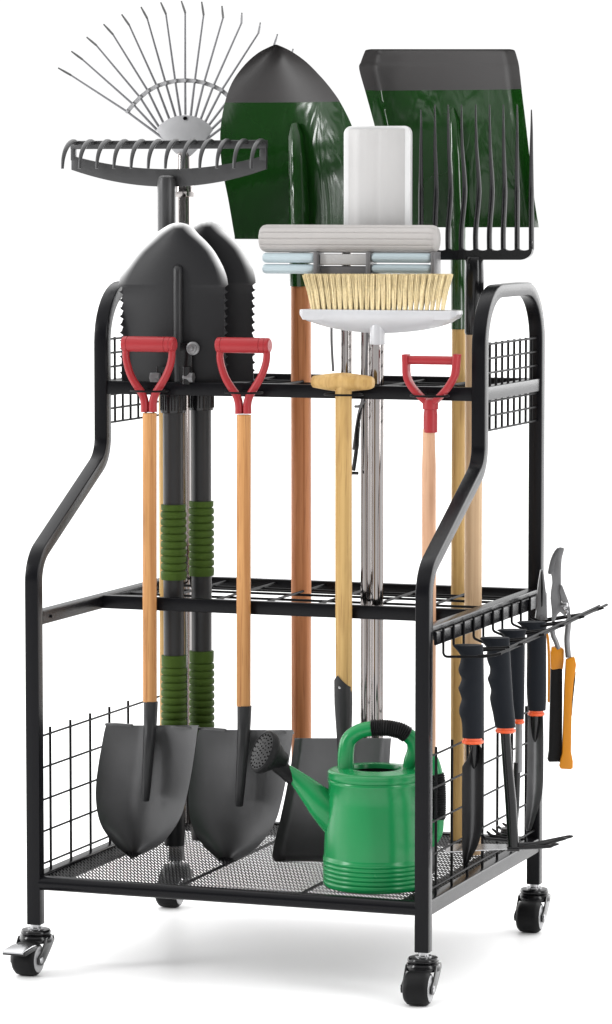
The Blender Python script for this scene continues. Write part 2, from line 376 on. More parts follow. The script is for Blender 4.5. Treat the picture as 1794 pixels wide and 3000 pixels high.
# shelves: flat bar frame and wire grid
def shelf(name, zt, zb, ya, yb, side_from, nx, ys):
    h = zt-zb
    for (xa, xb) in ((XL[0]+.003, XL[1]), (XR[0], XR[1]-.003)):
        MB().rbox((xa, side_from, zb), (xb, .583, zt), .0015).obj(name+'_side_bar', M['frame'], rack)
    MB().rbox((XL[1]-.0005, ya, zb), (XR[0]+.0005, ya+.014, zt), .0015).obj(name+'_front_bar', M['frame'], rack)
    MB().rbox((XL[1]-.0005, .574, zb), (XR[0]+.0005, .588, zt), .0015).obj(name+'_back_bar', M['frame'], rack)
    mb = MB(); zw = zt-.006
    for i in range(1, nx):
        x = XL[1]+(XR[0]-XL[1])*i/nx; mb.tube([(x, ya+.010, zw), (x, .578, zw)], .0021, 8)
    for y in ys: mb.tube([(XL[1]-.001, y, zw-.0035), (XR[0]+.001, y, zw-.0035)], .0021, 8)
    mb.obj(name+'_wire_grid', M['wire'], rack)
shelf('middle_shelf', .556, .535, .256, .588, .020, 7, (.30, .375, .45, .52))
shelf('top_shelf', .895, .874, .276, .588, .292, 7, (.33, .40, .47, .53))
MB().lathe([(.0016, 0), (.0026, .0002), (.0026, .0012), (.0002, .0014)], (XL[1]+.0005, .048, .545), (1, 0, 0), 12).obj('screw', M['black'], rack)
# wire side panels
def panel(name, xc, ys, zs, ztop, zbot, rv, rh, y_a, y_b):
    mb = MB()
    for y in ys: mb.tube([(xc, y, zbot), (xc, y, ztop)], rv, 8)
    for z in zs: mb.tube([(xc+rv, y_a, z), (xc+rv, y_b, z)], rh, 8)
    mb.obj(name, M['wire'], rack)
for xc in (XLc, XRc):
    panel('lower_wire_panel', xc, [.069+.0785*k for k in range(7)], [.163, .213, .262, .312, .3615], .371, .146, .0022, .0017, .019, .583)
    panel('upper_wire_panel', xc, [.301+.0325*k for k in range(9)], [.827+.0221*k for k in range(7)], .962, .825, .0021, .0017, .291, .583)
# hook strip on the right side, hung tool wires
hx = .633
MB().rbox((hx-.003, .020, .529), (hx+.0015, .600, .5490), .0018).obj('hook_strip', M['frame'], rack)
mb = MB()
for i in range(11):
    y = .046+.0500*i
    out = .0
    P = [(hx+.0032, y, .553), (hx+.0032, y, .5095), (.6985+.0018*i, y, .512+.0012*i), (.724+.0018*i, y+.006, .517+.0016*i)]
    if i % 2: P = [(hx+.0032, y, .553), (hx+.0032, y, .520), (.655, y, .513), (.715+.0018*i, y, .5165+.0014*i)]
    mb.tube(fillet(P, .006, 4), .0020, 8)
mb.tube(fillet([(.690, .046, .5125), (.713, .050, .514), (.718, .12, .516), (.734, .600, .5325)], .012, 5), .0024, 8)
mb.tube([(.7205, .10, .5205), (.733, .56, .5355)], .0016, 8)
mb.obj('hanging_hooks', M['wire'], rack)
# rings that hold the short handles on the top front bar
RINGX = []
def ring(cx, yc, z, r, hang=True):
    mb = MB(); pts = []
    for k in range(33):
        a = 2*PI*k/32; pts.append((cx+r*math.cos(a), yc+r*.72*math.sin(a), z))
    mb.tube(pts, .0017, 8, cap=False)
    for sx in (-1, 1): mb.tube([(cx+sx*r*.55, yc+r*.60, z), (cx+sx*r*.55, .2765, z)], .0017, 8)
    mb.obj('handle_ring', M['wire'], rack)
RY = .243
F0 = Fr((0, RY, 0))
for px, py in ((362, 947), (591, 951), (833, 956), (1042, 959)):
    p = F0(px, py); ring(p.x, RY, p.z, .030)
# casters
def wheel_parts(par, off):
    pass
def make_caster():
    mb = MB(); wy = -.030
    mb.lathe([(.010, .0665), (.0215, .066), (.0235, .063), (.0235, .0605), (.0215, .0585), (.0245, .057), (.0265, .053), (.0262, .047), (.018, .0455)], (0, 0, 0), (0, 0, 1), 32)
    # fork cheeks joining the swivel head to the axle
    for sx in (-1, 1):
        poly = [(.016, .056), (-.014, .056), (-.020, .048), (-.030, .036), (-.043, .030), (-.043, .020), (-.030, .016), (-.018, .020), (.004, .036), (.018, .048)]
        # local y, z outline
        n = len(poly); xa, xb = sx*.0212, sx*.0238
        vs = [(xa, -p[0] if False else p[0]*1.0, p[1]) for p in poly]+[(xb, p[0], p[1]) for p in poly]
        mb.add(vs, [tuple(range(n)), tuple(range(n, 2*n))[::-1]]+[(i, (i+1) % n, n+(i+1) % n, n+i) for i in range(n)])
    mb.box((-.0238, -.012, .050), (.0238, .016, .0545))
    c = mb.obj('caster', M['blackgloss'], rack, bevel=.0008)
    s = MB(); s.lathe([(.0125, .0655), (.0125, .0685), (.008, .0686), (.008, .0745)], seg=24); s.obj('stem', M['brightsteel'], c)
    t = MB(); R = .0255
    t.lathe([(.014, -.0185), (.0205, -.0188), (R-.0035, -.0175), (R-.0008, -.0145), (R, -.011), (R, .011), (R-.0008, .0145), (R-.0035, .0175), (.0205, .0188), (.014, .0185)], (0, wy, R), (1, 0, 0), 44); t.obj('tyre', M['rubber'], c)
    h = MB(); h.lathe([(.001, -.0193), (.0200, -.0192), (.0200, .0192), (.018, .0200), (.0155, .0194), (.0135, .0194), (.0115, .0202), (.004, .0204)], (0, wy, R), (1, 0, 0), 36); h.obj('hub', M['hub'], c)
    a = MB(); a.lathe([(.0045, -.0255), (.0055, -.0245), (.0055, -.0235), (.003, -.023), (.003, .023), (.0055, .0235), (.0055, .0245), (.0045, .0255)], (0, wy-.004, R), (1, 0, 0), 20); a.obj('axle_bolt', M['brightsteel'], c)
    return c
cas = make_caster(); cas.location = (XLc, .010, 0)
for (x, y, rz) in ((XRc, .010, -.12), (XRc, .592, -.1), (XLc, .592, .0)):
    c = cas.copy(); COL.objects.link(c); c.parent = rack; c.location = (x, y, 0); c.rotation_euler = (0, 0, -rz*.6)
    for g in cas.children:
        d = g.copy(); COL.objects.link(d); d.parent = c
cas.rotation_euler = (0, 0, 0)
mb = MB(); mb.sweep([(0, -.030, .0475), (0, -.050, .0490), (0, -.078, .0475), (0, -.087, .0450)], [(-.017, -.0012), (.017, -.0012), (.0165, .0012), (-.0165, .0012)])
mb.obj('brake_pedal', M['brightsteel'], cas, bevel=.0005)
mb = MB(); mb.sweep([(0, -.028, .0440), (0, -.050, .0450), (0, -.082, .0432)], [(-.0190, -.0032), (.0190, -.0032), (.0190, .0028), (-.0190, .0028)])
mb.obj('brake_arm', M['blackgloss'], cas, bevel=.0006)

# ------------------------------------------------------------------ tools behind
# --- leaf rake
YA = .548
a = wpt(446, 300, Y=YA); F = Fr((a.x, YA, .147)); rk = thing('leaf_rake', 'fan shaped wire leaf rake with grey tines, standing tallest at the back left', 'rake', F.o)
F.use(100, 0, .539)
tips = [(133,370),(205,280),(288,203),(380,133),(478,80),(583,40),(690,15),(802,8),(912,12),(1022,35),(1130,72),(1230,125),(1323,188),(1408,268),(1478,352)]
elb = [(200,408),(262,322),(338,245),(428,185),(517,135),(615,98),(717,75),(822,68),(922,80),(1028,95),(1128,125),(1220,180),(1303,250),(1390,325),(1440,408)]
brc = [(508,608),(540,568),(577,530),(620,495),(668,468),(716,452),(768,440),(822,437),(874,440),(924,450),(975,468),(1020,490),(1066,530),(1103,568),(1135,608)]
root = [(712,760),(668,706),(680,690),(702,665),(735,645),(770,634),(797,628),(823,624),(852,628),(878,634),(907,645),(932,660),(952,678),(968,700),(935,760)]
for i in range(15):
    mb = MB(); A, B, D, E_ = F(*root[i], .0), F(*brc[i], -.001), F(*elb[i], .0), F(*tips[i], -.03)
    E_ = F(*tips[i], -.030)
    mb.tube([A, B, D], [.0024, .0021, .0016], 8); mb.tube([D, D.lerp(E_, .5), E_], [.0020, .0020, .0013], 8, mi=1 if i < 10 else 0)
    mb.obj('tine', [M['tine'], M['tinetip']], rk)
mb = MB(); mb.sweep([F(*b, .003) for b in brc], [(-.0008, -.0035), (.0008, -.0035), (.0008, .0035), (-.0008, .0035)], up=Vector((0, 1, 0)))
for b in brc: q = F(*b, -.001); mb.lathe([(.0026, -.003), (.0026, .003)], q, (0, 1, 0), 8)
mb.obj('brace', M['pale'], rk)
pl = [(712,770),(668,706),(690,676),(735,645),(780,630),(823,626),(866,630),(910,645),(955,676),(975,706),(930,770),(872,830),(850,850),(795,850),(770,830)]
mb = MB(); mb.prism([(F(*q).x, F(*q).z) for q in pl], -.003, .001)
mb.obj('fan_plate', M['pale'], rk, bevel=.0006)
MB().lathe([(.003, 0), (.003, .003), (.001, .0035)], F(823, 643, -.003), (0, -1, 0), 12).obj('rivet', M['black'], rk)
xp = F(812, 900).x
MB().tube([(xp, .002, 0), (xp, .002, F(812, 1060).z)], .0125, 24).obj('pole', M['chrome'], rk)
mb = MB(); mb.lathe([(.0165, 0), (.0175, .002), (.0175, F(812, 1020).z-F(812, 1070).z), (.0135, F(812, 990).z-F(812, 1070).z), (.0125, F(812, 850).z-F(812, 1070).z), (.010, F(812, 830).z-F(812, 1070).z)], (xp, .002, F(812, 1070).z), seg=28)
mb.obj('ferrule', M['chrome'], rk)

# --- bow rake
YA = .395
a = wpt(412, 500, Y=YA); F = Fr((a.x, YA, .147)); br = thing('bow_rake', 'black bow rake with twelve curved downward tines on a wide straight bar', 'rake', F.o)
F.use(180, 380, .4178)
mb = MB(); A, B = F(70, 78), F(1440, 132); mb.rbox((A.x, -.004, B.z), (B.x, .006, A.z), .0015)
# end straps and bow
top_e = spline([F(70, 130), F(78, 200)], 4)
n = 36; up_, lo_ = [], []
def bowy(x, a, b): t = (x-750)/690.; return b+(a-b)*t*t
for i in range(n+1):
    x = 75+(1440-75)*i/n; up_.append(F(x, bowy(x, 178, 276))); lo_.append(F(x, bowy(x, 276, 400)))
poly = [(p.x, p.z) for p in up_]+[(p.x, p.z) for p in reversed(lo_)]
vs, fs = [], []
for i in range(n+1):
    for p in (up_[i], lo_[i]): vs += [(p.x, -.003, p.z), (p.x, .004, p.z)]
for i in range(n):
    a0 = i*4; b0 = a0+4
    fs += [(a0, b0, b0+2, a0+2), (a0+1, a0+3, b0+3, b0+1), (a0, a0+1, b0+1, b0), (a0+2, b0+2, b0+3, a0+3)]
fs += [(0, 2, 3, 1), (n*4, n*4+1, n*4+3, n*4+2)]
mb.add(vs, fs)
for xa, xb in ((70, 118), (1395, 1440)):
    P = F(xa, 125); Q = F(xb, 215); mb.rbox((P.x, -.0035, Q.z), (Q.x-.004 if xa < 500 else Q.x, .0045, P.z), .001)
mb.obj('rake_head', M['rakesteel'], br, bevel=.0006)
zt = F(750, 84).z
for i in range(12):
    x = F(108+119.4*i, 90).x
    mb = MB(); P = spline([(x, .004, zt-.004), (x, -.012, zt+.001), (x, -.030, zt-.003), (x, -.046, zt-.014), (x, -.055, zt-.028), (x, -.058, zt-.043)], 5); L = len(P)
    mb.tube(P, [.0052-.0030*(k/L)**1.5 for k in range(L)], 10, sy=.75); mb.obj('tine', M['rakesteel'], br)
xp = F(758, 400).x
mb = MB(); zt2 = F(758, 320).z; mb.lathe([(.0145, F(758, 700).z-.2), (.0145, zt2-.03), (.0150, zt2-.012), (.013, zt2-.003), (.008, zt2)], (xp, -.012, 0), seg=28); mb.obj('socket', M['rakesteel'], br)
mb = MB(); mb.tube([(xp, -.012, 0), (xp, -.012, F(758, 700).z-.19)], .0138, 24); mb.obj('handle', M['ash'], br)

# --- green pointed shovel
YA = .490
a = wpt(733, 1000, Y=YA); F = Fr((a.x, YA, .147)); gs = thing('pointed_shovel', 'large pointed shovel, blade dark green below a black tip, on a red brown wooden handle', 'shovel', F.o)
F.use(0, 0, 1.2089)
rows = [(108,666,671),(116,648,690),(128,626,712),(150,600,742),(180,575,772),(210,558,798),(250,545,826),(300,536,851),(350,534,866),(410,539,877),(480,553,885),(550,565,890),(579,570,892)]
mt = dipped('dipped pointed blade', F(700, 248).z, (.0045, .032, .0035), .16, 3)
mb = blade(F, rows, lambda u, v: .030*(abs(u)**2)*(-1)+.018+.025*(1-v)**2-.02, cols=36, n=50)
mb.obj('blade', mt, gs)
mb = MB(); pts = [F(716, 300, -.004), F(718, 330, -.008), F(722, 400, -.012), (0, -.014, F(733, 500).z), (0, -.012, F(733, 600).z), (0, -.008, F(733, 692).z)]
mb.tube([Vector(p) for p in pts], [.006, .012, .0150, .0165, .0175, .0175], 24); mb.obj('socket', mt, gs)
fold = MB(); A = F(570, 570, -.004); B = F(892, 581, -.004); fold.rbox((A.x, -.006, B.z), (B.x, .012, A.z), .002); fold.obj('foot_step', mt, gs)
mb = MB(); mb.tube([(0, -.004, 0), (0, -.006, F(733, 688).z)], .0163, 28); mb.obj('handle', M['cedar'], gs)

# --- green square shovel
YA = .545
a = wpt(1110, 1500, Y=YA); F = Fr((a.x, YA, .147)); sq = thing('square_shovel', 'large square shovel, scooped blade dark green under a black top edge, on a yellow handle', 'shovel', F.o)
rows = [(119,900,1236),(121,888,1245),(126,884,1249),(150,875,1256),(168,871,1259),(230,888,1266),(303,908,1275),(400,934,1286),(480,955,1295),(551,974,1306)]
mt = dipped('dipped square blade', F(1100, 218).z, (.0045, .034, .0035), .15, 8)
def sqd(u, v):
    a = abs(u); side = max(0, (a-.86)/.14); c = (.030 if u < 0 else .020)
    if u < 0: side = max(0, (a-(.88-.10*math.sin(PI*min(1, v*1.2))))/(.12+.10*math.sin(PI*min(1, v*1.2))))
    return .012*(1-a*a)-c*side - .01*(1-v)
mb = blade(F, rows, sqd, cols=50, n=44); mb.obj('blade', mt, sq, sharp=.9)
mb = MB(); pts = [F(1098, 262, .008), F(1101, 300, .004), F(1106, 400, .0), F(1110, 520, -.004), (0, -.004, F(1110, 650).z), (0, 0, F(1110, 797).z)]
mb.tube([Vector(p) for p in pts], [.003, .009, .0115, .0130, .0125, .0125], 24); mb.obj('socket', mt, sq)
MB().tube([(0, 0, 0), (0, 0, F(1110, 790).z)], .0112, 24).obj('handle', M['ash'], sq)

# --- pitchfork
YA = .425
a = wpt(1148, 1200, Y=YA); F = Fr((a.x, YA, .147)); pf = thing('pitchfork', 'black manure fork with nine long thin tines on a pale tan wooden handle', 'pitchfork', F.o)
F.use(700, 100, .674)
tx = [792, 852, 910, 968, 1030, 1090, 1150, 1210, 1272]
for i, x in enumerate(tx):
    s = min(i, 8-i)/4.0; b = 14*math.sin(PI*min(1, i/7.0)) if i < 8 else 0
    P = [F(x, 328+(-22 if 0 < i < 8 else 0), -.004), F(x+1, 400, -.002), F(x+b*.3, 500, .004), F(x+b, 640, .010), F(x+b*.9, 720, .010), F(x, 850, .004), F(x, 935, 0)]
    P = spline(P, 5); L = len(P)
    mb = MB(); mb.tube(P, [.0010+.0034*min(1, (k/L)*1.7) for k in range(L)], 10); mb.obj('tine', M['blackgloss'], pf)
xs0, xs1 = F(778, 0).x, F(1279, 0).x
mb = MB(); n = 40; vs = []; fs = []
def bar_lo(x):
    e = min(x-778, 1279-x)/55.0; e = max(0, min(1, e)); return 935+45*math.sqrt(1-(1-e)**2)
def bar_hi(x):
    k = (x-792)/60.0; f = abs(k-round(k))*2; e = min(x-778, 1279-x)
    return (926+14*math.sqrt(max(0, 1-(1-f)**2))) if e > 8 else 900
for i in range(161):
    x = 778+(1279-778)*i/160; p, q = F(x, bar_hi(x)), F(x, bar_lo(x)+1); vs += [(p.x, -.005, p.z), (p.x, .005, p.z), (q.x, -.005, q.z), (q.x, .005, q.z)]
for i in range(160):
    a0 = i*4; b0 = a0+4; fs += [(a0, b0, b0+2, a0+2), (a0+1, a0+3, b0+3, b0+1), (a0, a0+1, b0+1, b0), (a0+2, b0+2, b0+3, a0+3)]
fs += [(0, 2, 3, 1), (640, 641, 643, 642)]
mb.add(vs, fs); mb.obj('crossbar', M['blackgloss'], pf)
F.use(0, 0, 1.2089)
zs = F(1148, 815).z; mb = MB()
mb.lathe([(.0125, zs), (.0150, zs+.006), (.0152, F(1148, 640).z-.01), (.0145, F(1148, 630).z), (.012, F(1148, 622).z)], (-.000, .0, 0), seg=28); mb.obj('socket', M['blackgloss'], pf)
MB().tube([(0, 0, 0), (0, 0, zs+.02)], .0136, 26).obj('handle', M['pine'], pf)

# --- flat mop
YA = .405
a = wpt(840, 1000, Y=YA); F = Fr((a.x, YA, .147)); fm = thing('flat_mop', 'upright light grey flat mop head with rounded corners on a chrome pole', 'mop', F.o)
F.use(700, 100, .674)
P0, P1 = F(455, 400), F(745, 900); w_, h_ = P1.x-P0.x, P0.z-P1.z; cx, cz = (P0.x+P1.x)/2, (P0.z+P1.z)/2
mb = MB(); mb.prism([(cx+p, cz+q) for p, q in rrect(w_, h_, .012, 6)], .0, .012); mb.obj('mop_pad', M['mopwhite'], fm, bevel=.0022)
mb = MB(); R = [(p, q) for p, q in rrect(w_-.014, h_-.012, .008, 6)]
nc = 24; vs = []; fs = []
for i in range(2):
    z = cz+(h_/2-.005)*(1 if i == 0 else -1)
    for j in range(nc+1):
        u = -1+2*j/nc; x = cx+u*(w_/2-.009); d = -.009*(1-abs(u)**3)-.0005
        for g_ in (-.45, .1, .55):
            d += .0011*math.exp(-((u-g_)/.03)**2)
        vs.append((x, d, z))
fs = [(j, j+1, nc+1+j+1, nc+1+j) for j in range(nc)]
m2 = len(vs); vs += [(x, .001, z) for x, d, z in vs]
fs += [(j, m2+j, m2+j+1, j+1) for j in range(nc)]+[(0, nc+1, m2+nc+1, m2), (nc, m2+nc, m2+2*nc+1, 2*nc+1)]
mb.add(vs, fs); mb.obj('mop_plate', M['mopgrey'], fm, sharp=1.0)
MB().tube([(0, 0, 0), (0, 0, P1.z+.01)], .0088, 28).obj('pole', M['chrome'], fm)

# --- sponge roller mop
YA = .365
a = wpt(887.5, 1200, Y=YA); F = Fr((a.x, YA, .147)); pm = thing('sponge_mop', 'squeeze mop with a long grey ribbed sponge roller above four pale blue rollers', 'mop', F.o)
F.use(740, 640, .4313)
A, B = F(64, 137), F(1258, 142); zc = F(600, 138).z; r = F.m(94)
prof = []; seg = 104; vs = []; L = B.x-A.x
hs = [(0, .80), (.003, .93), (.008, .99), (.012, 1)]+[(L*k/10, 1) for k in range(1, 10)]+[(L-.012, 1), (L-.008, .99), (L-.003, .93), (L, .80)]
for h, k in hs:
    for j in range(seg):
        th = 2*PI*j/seg; gq = 1-.075*(1 if j % 8 == 0 else 0); rr = r*k*gq; vs.append((A.x+h, -rr*math.cos(th)*.9, zc+rr*math.sin(th)))
fs = [(i*seg+j, i*seg+(j+1) % seg, (i+1)*seg+(j+1) % seg, (i+1)*seg+j) for i in range(len(hs)-1) for j in range(seg)]
fs += [tuple(range(seg))[::-1], tuple(range((len(hs)-1)*seg, len(hs)*seg))]
MB().add(vs, fs).obj('sponge_roller', M['sponge'], pm, sharp=1.2)
for xa, xb in ((75, 428), (812, 1218)):
    for ya, yb in ((232, 303), (309, 377)):
        P, Q = F(xa, ya, -.012), F(xb, yb, -.012); rr = (P.z-Q.z)/2; L = Q.x-P.x; seg = 40; vs = []
        hs = [(0, .7), (.002, .93), (.005, 1), (L-.005, 1), (L-.002, .93), (L, .7)]
        for h, k in hs:
            for j in range(seg):
                th = 2*PI*j/seg; q = rr*k*(1-.05*(j % 4 == 0)); vs.append((P.x+h, -.012-q*math.cos(th), (P.z+Q.z)/2+q*math.sin(th)))
        fs = [(i*seg+j, i*seg+(j+1) % seg, (i+1)*seg+(j+1) % seg, (i+1)*seg+j) for i in range(len(hs)-1) for j in range(seg)]+[tuple(range(seg))[::-1], tuple(range((len(hs)-1)*seg, len(hs)*seg))]
        MB().add(vs, fs).obj('squeeze_roller', M['blue'], pm, sharp=1.2)
for xa, xb in ((426, 452), (782, 812), (1222, 1248)):
    P, Q = F(xa, 228, -.012), F(xb, 380, -.012); MB().rbox((P.x, -.022, Q.z), (Q.x, .012, P.z), .0015).obj('bracket', M['midgrey'], pm)
P, Q = F(466, 240, -.008), F(782, 318, -.008); MB().rbox((P.x, -.012, Q.z), (Q.x, .008, P.z), .002).obj('sponge_holder', M['mopgrey'], pm)
P, Q = F(470, 322, -.004), F(782, 400, -.004); MB().rbox((P.x, -.008, Q.z), (Q.x, .008, P.z), .002).obj('yoke_plate', M['midgrey'], pm)
P = F(600, 420); mb = MB(); mb.tube([(0, 0, 0), (0, 0, F(772, 500).z)], .0086, 26); mb.obj('pole', M['chrome'], pm)
mb = MB(); mb.lathe([(.012, 0), (.012, .02), (.018, .028), (.03, .034)], (0, 0, F(772, 520).z), seg=24); mb.obj('neck', M['midgrey'], pm)
F.use(0, 0, 1.2089)
mb = MB(); mb.tube(spline([F(804, 770, .006), F(804, 830, .006), F(808, 900, .006)], 4), .0022, 8)
mb.tube(spline([F(891, 780, -.012), F(889, 860, -.012), F(885, 940, -.014), F(868, 1010, -.016), F(857, 1090, -.016)], 6), .0022, 8)
mb.tube(spline([F(860, 985, -.014), F(872, 984, -.014), F(884, 972, -.012)], 4), .0022, 8)
mb.obj('pull_rod', M['midgrey'], pm)
mb = MB(); mb.tube(spline([F(878, 975, -.012), F(868, 1030, -.018), F(864, 1090, -.022), F(857, 1140, -.020)], 6), [.0028]*6+[.0040]*6+[.0034]*7, 10)
mb.rbox(tuple(F(850, 1150, -.020)-Vector((0, .003, 0))), tuple(F(868, 1143, -.020)+Vector((0, .003, 0))), .001)
mb.obj('squeeze_lever', M['blackgloss'], pm)

# --- broom
YA = .318
a = wpt(916, 1200, Y=YA); F = Fr((a.x, YA, .147)); bo = thing('broom', 'upturned broom with tan bristles in a white head on a chrome pole', 'broom', F.o)
F.use(740, 640, .4313)
def top_(x): return 618
mb = MB(); n = 60; vs = []; fs = []
def bb(x):
    t = (x-875)/537.0; a = abs(t)
    return 690+88*max(0, (1-(a/.93)**2))**.75 if a < .93 else 690
secs = []
for i in range(n+1):
    x = 340+(1412-340)*i/n; e = min(i, n-i)/n; k = min(1, .55+e*14)
    yt = 614+.010*(x-340)+(6*(1-k)); yb = max(bb(x)-2, 692-30*(1-k))+.006*(x-340)
    if x < 380 or x > 1370: yb = 692-(40*(1-min(1, e*26)))
    P, Q = F(x, yt), F(x, yb); mid = F(x, 684); wd = .024*k
    zt, zm, zb = P.z, max(mid.z, Q.z+.0001), Q.z
    vs += [(P.x, -wd*.92, zt), (P.x, wd*.92, zt), (P.x, wd, zt-.004), (P.x, wd*.94, zm), (P.x, wd*.5, (zm+zb*2)/3), (P.x, 0.0, zb), (P.x, -wd*.5, (zm+zb*2)/3), (P.x, -wd*.94, zm), (P.x, -wd, zt-.004)]
m_ = 9
for i in range(n):
    for j in range(m_): fs.append((i*m_+j, i*m_+(j+1) % m_, (i+1)*m_+(j+1) % m_, (i+1)*m_+j))
fs += [tuple(range(m_))[::-1], tuple(range(n*m_, (n+1)*m_))]
mb.add(vs, fs); mb.obj('broom_head', M['white'], bo, sharp=.75)
P, Q = F(858, 728), F(858, 855)
mb = MB(); xc = P.x; mb.lathe([(.0112, Q.z), (.0120, Q.z+.001), (.0120, P.z-.004), (.0105, P.z+.002)], (F(858, 800).x, -.006, 0), seg=28); mb.obj('collar', M['white'], bo)
xc = F(858, 800).x
MB().tube([(xc, -.006, 0), (xc, -.006, Q.z+.01)], .0100, 32).obj('pole', M['chrome'], bo)
mb = MB(); nt_ = 25
for row in range(4):
    for k in range(nt_):
        t = (k+.5*(row % 2))/(nt_-.5) if row % 2 else k/(nt_-1.0); xb = 412+(1292-412)*min(t, 1)
        lean = (t-.5)*2; xt = xb+lean*50*abs(lean)**.8+random.uniform(-7, 7)
        d0 = -.017+.0115*row
        for q in range(54):
            a = random.uniform(0, 2*PI); rr = math.sqrt(random.random())
            bx, bz = xb+rr*11*math.cos(a), 0; fx = xt+rr*19*math.cos(a)+random.gauss(0, 3)
            Bq = F(bx, 622, d0+.003*rr*math.sin(a)); Mq = F(bx*.62+fx*.38+rr*5*math.cos(a), 500, d0+.004*rr*math.sin(a)); Tq = F(fx, 380+random.uniform(-5, 9), d0*1.25+.007*rr*math.sin(a)+random.gauss(0, .001))
            mb.tube([Bq, Mq, Tq], [.00075, .0007, .00045], 3, cap=False)
mb.obj('bristles', M['bristle'], bo, sharp=3)

# --- folding shovels
YA = .300
a = wpt(421, 1100, Y=YA); F = Fr((a.x, YA, .155)); fs_ = thing('folding_shovel', 'folding shovel with black serrated blade and olive ribbed grips, the nearer of two, bolts showing', 'shovel', F.o, 0, 'folding shovels with olive grips')
F.use(200, 600, .539)
base = [(97,592,608),(104,560,640),(125,520,678),(160,472,708),(200,432,750),(245,388,788),(290,350,816),(340,314,842),(390,286,860),(435,272,868)]
rows = base+[(442, 284, 858), (452, 298, 847), (600, 299, 847), (800, 297, 848), (975, 292, 858)]
def edge_glow(x, y, xl, xr, v):  # ground edge whiteness fading inward, the glow painted per vertex
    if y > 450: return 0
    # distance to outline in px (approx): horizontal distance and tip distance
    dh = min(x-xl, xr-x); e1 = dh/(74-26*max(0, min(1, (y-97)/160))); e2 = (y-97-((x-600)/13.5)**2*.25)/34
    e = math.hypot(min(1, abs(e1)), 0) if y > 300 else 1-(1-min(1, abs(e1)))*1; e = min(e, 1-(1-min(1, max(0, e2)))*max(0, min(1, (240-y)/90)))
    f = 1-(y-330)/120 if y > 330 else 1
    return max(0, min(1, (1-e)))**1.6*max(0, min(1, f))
mb = blade(F, [tuple(p) for p in spline([Vector(q) for q in base], 4)]+rows[len(base):], lambda u, v: .016*u*u-.012, cols=44, n=0, smooth=False, edge=edge_glow)
for sx, x_in in ((-1, 302), (1, 844)):
    yy = 446
    while yy < 930:
        k = random.uniform(.92, 1.08)
        T_ = [(x_in, yy), (x_in+sx*6, yy+3), (x_in+sx*10, yy+18), (x_in+sx*16*k, yy+24), (x_in+sx*24*k, yy+24), (x_in+sx*15*k, yy+33), (x_in+sx*6, yy+40), (x_in, yy+43)]
        mb.prism([(F(*q, .004).x, F(*q, .004).z) for q in T_], .0040, .0058); yy += 44
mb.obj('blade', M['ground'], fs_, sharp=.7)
xc = F(600, 600).x
mb = MB(); mb.tube(spline([F(597, 350, -.012), F(597, 380, -.0155), F(597, 600, -.0165), F(600, 960, -.0165)], 5), [.004]+[.0072]*15, 16); mb.obj('blade_rib', M['socket'], fs_)
F2 = F
P = F(645, 750, -.017); Q = F(700, 975, -.017)
mb = MB(); mb.rbox((P.x-.012, -.0215, Q.z), (P.x+.010, -.013, P.z), .003); mb.tube([F(645, 880, -.024), F(645, 975, -.024)], .0075, 14)
mb.rbox((F(500, 0).x, -.022, F(560, 975).z), (F(560, 0).x, -.012, F(560, 878).z), .003)
mb.obj('hinge_bracket', M['blackgloss'], fs_)
b = MB(); q = F(682, 780, -.020); b.lathe([(.0105, 0), (.0105, .004), (.0075, .0055), (.0075, .0085), (.004, .009), (.0035, .012), (.001, .013)], q, (0, -1, 0), 20); b.obj('bolt', M['greysteel'], fs_)
for cx_ in (476, 656):
    b = MB(); q = F(cx_, 938, -.024); b.lathe([(.0085, -.008), (.0085, .008)], q, (1, 0, 0), 6); b.obj('nut', M['greysteel'], fs_, bevel=.001)
F.use(0, 0, 1.2089)
zg = lambda y: F(421, y).z
xs = F(421, 1300).x
mb = MB(); z0, z1 = zg(1000), zg(925); prof = [(.0195, z0), (.0200, z0+.001), (.0200, z1-.004), (.018, z1)]
mb.lathe(prof, (xs, 0, 0), seg=36); 
for k in range(24):
    a_ = 2*PI*k/24; mb.tube([(xs+.0200*math.cos(a_), .0200*math.sin(a_), z0+.004), (xs+.0200*math.cos(a_), .0200*math.sin(a_), z1-.006)], .0011, 6)
mb.obj('locking_collar', M['blackgloss'], fs_)
MB().tube([(xs, 0, 0), (xs, 0, z0+.01)], .0163, 32).obj('shaft', M['socket'], fs_)
def gripm(ya, yb, first):
    z1, z0 = zg(ya), zg(yb); prof = []; z = z1; r0 = .0198; prof.append((.0165, z1)); prof.append((r0, z1-.0005)); z -= first
    while z > z0+.010:
        prof += [(r0-.0004, z), (r0-.0026, z-.0008), (r0-.0026, z-.0018), (r0-.0004, z-.0026), (r0+.0006, z-.0048), (r0+.0008, z-.0072), (r0+.0006, z-.0098)]; z -= .0118
    prof += [(r0, z0), (.0165, z0)]
    return MB().lathe(prof[::-1], (xs, 0, 0), seg=40)
gripm(1222, 1404, .009).obj('foam_grip', M['olive'], fs_); gripm(1587, 1800, .018).obj('foam_grip', M['olive'], fs_)
dup(fs_, (F.o.x+.027, F.o.y+.052, F.o.z+.002), 'folding shovel with black serrated blade, half hidden behind the other one')

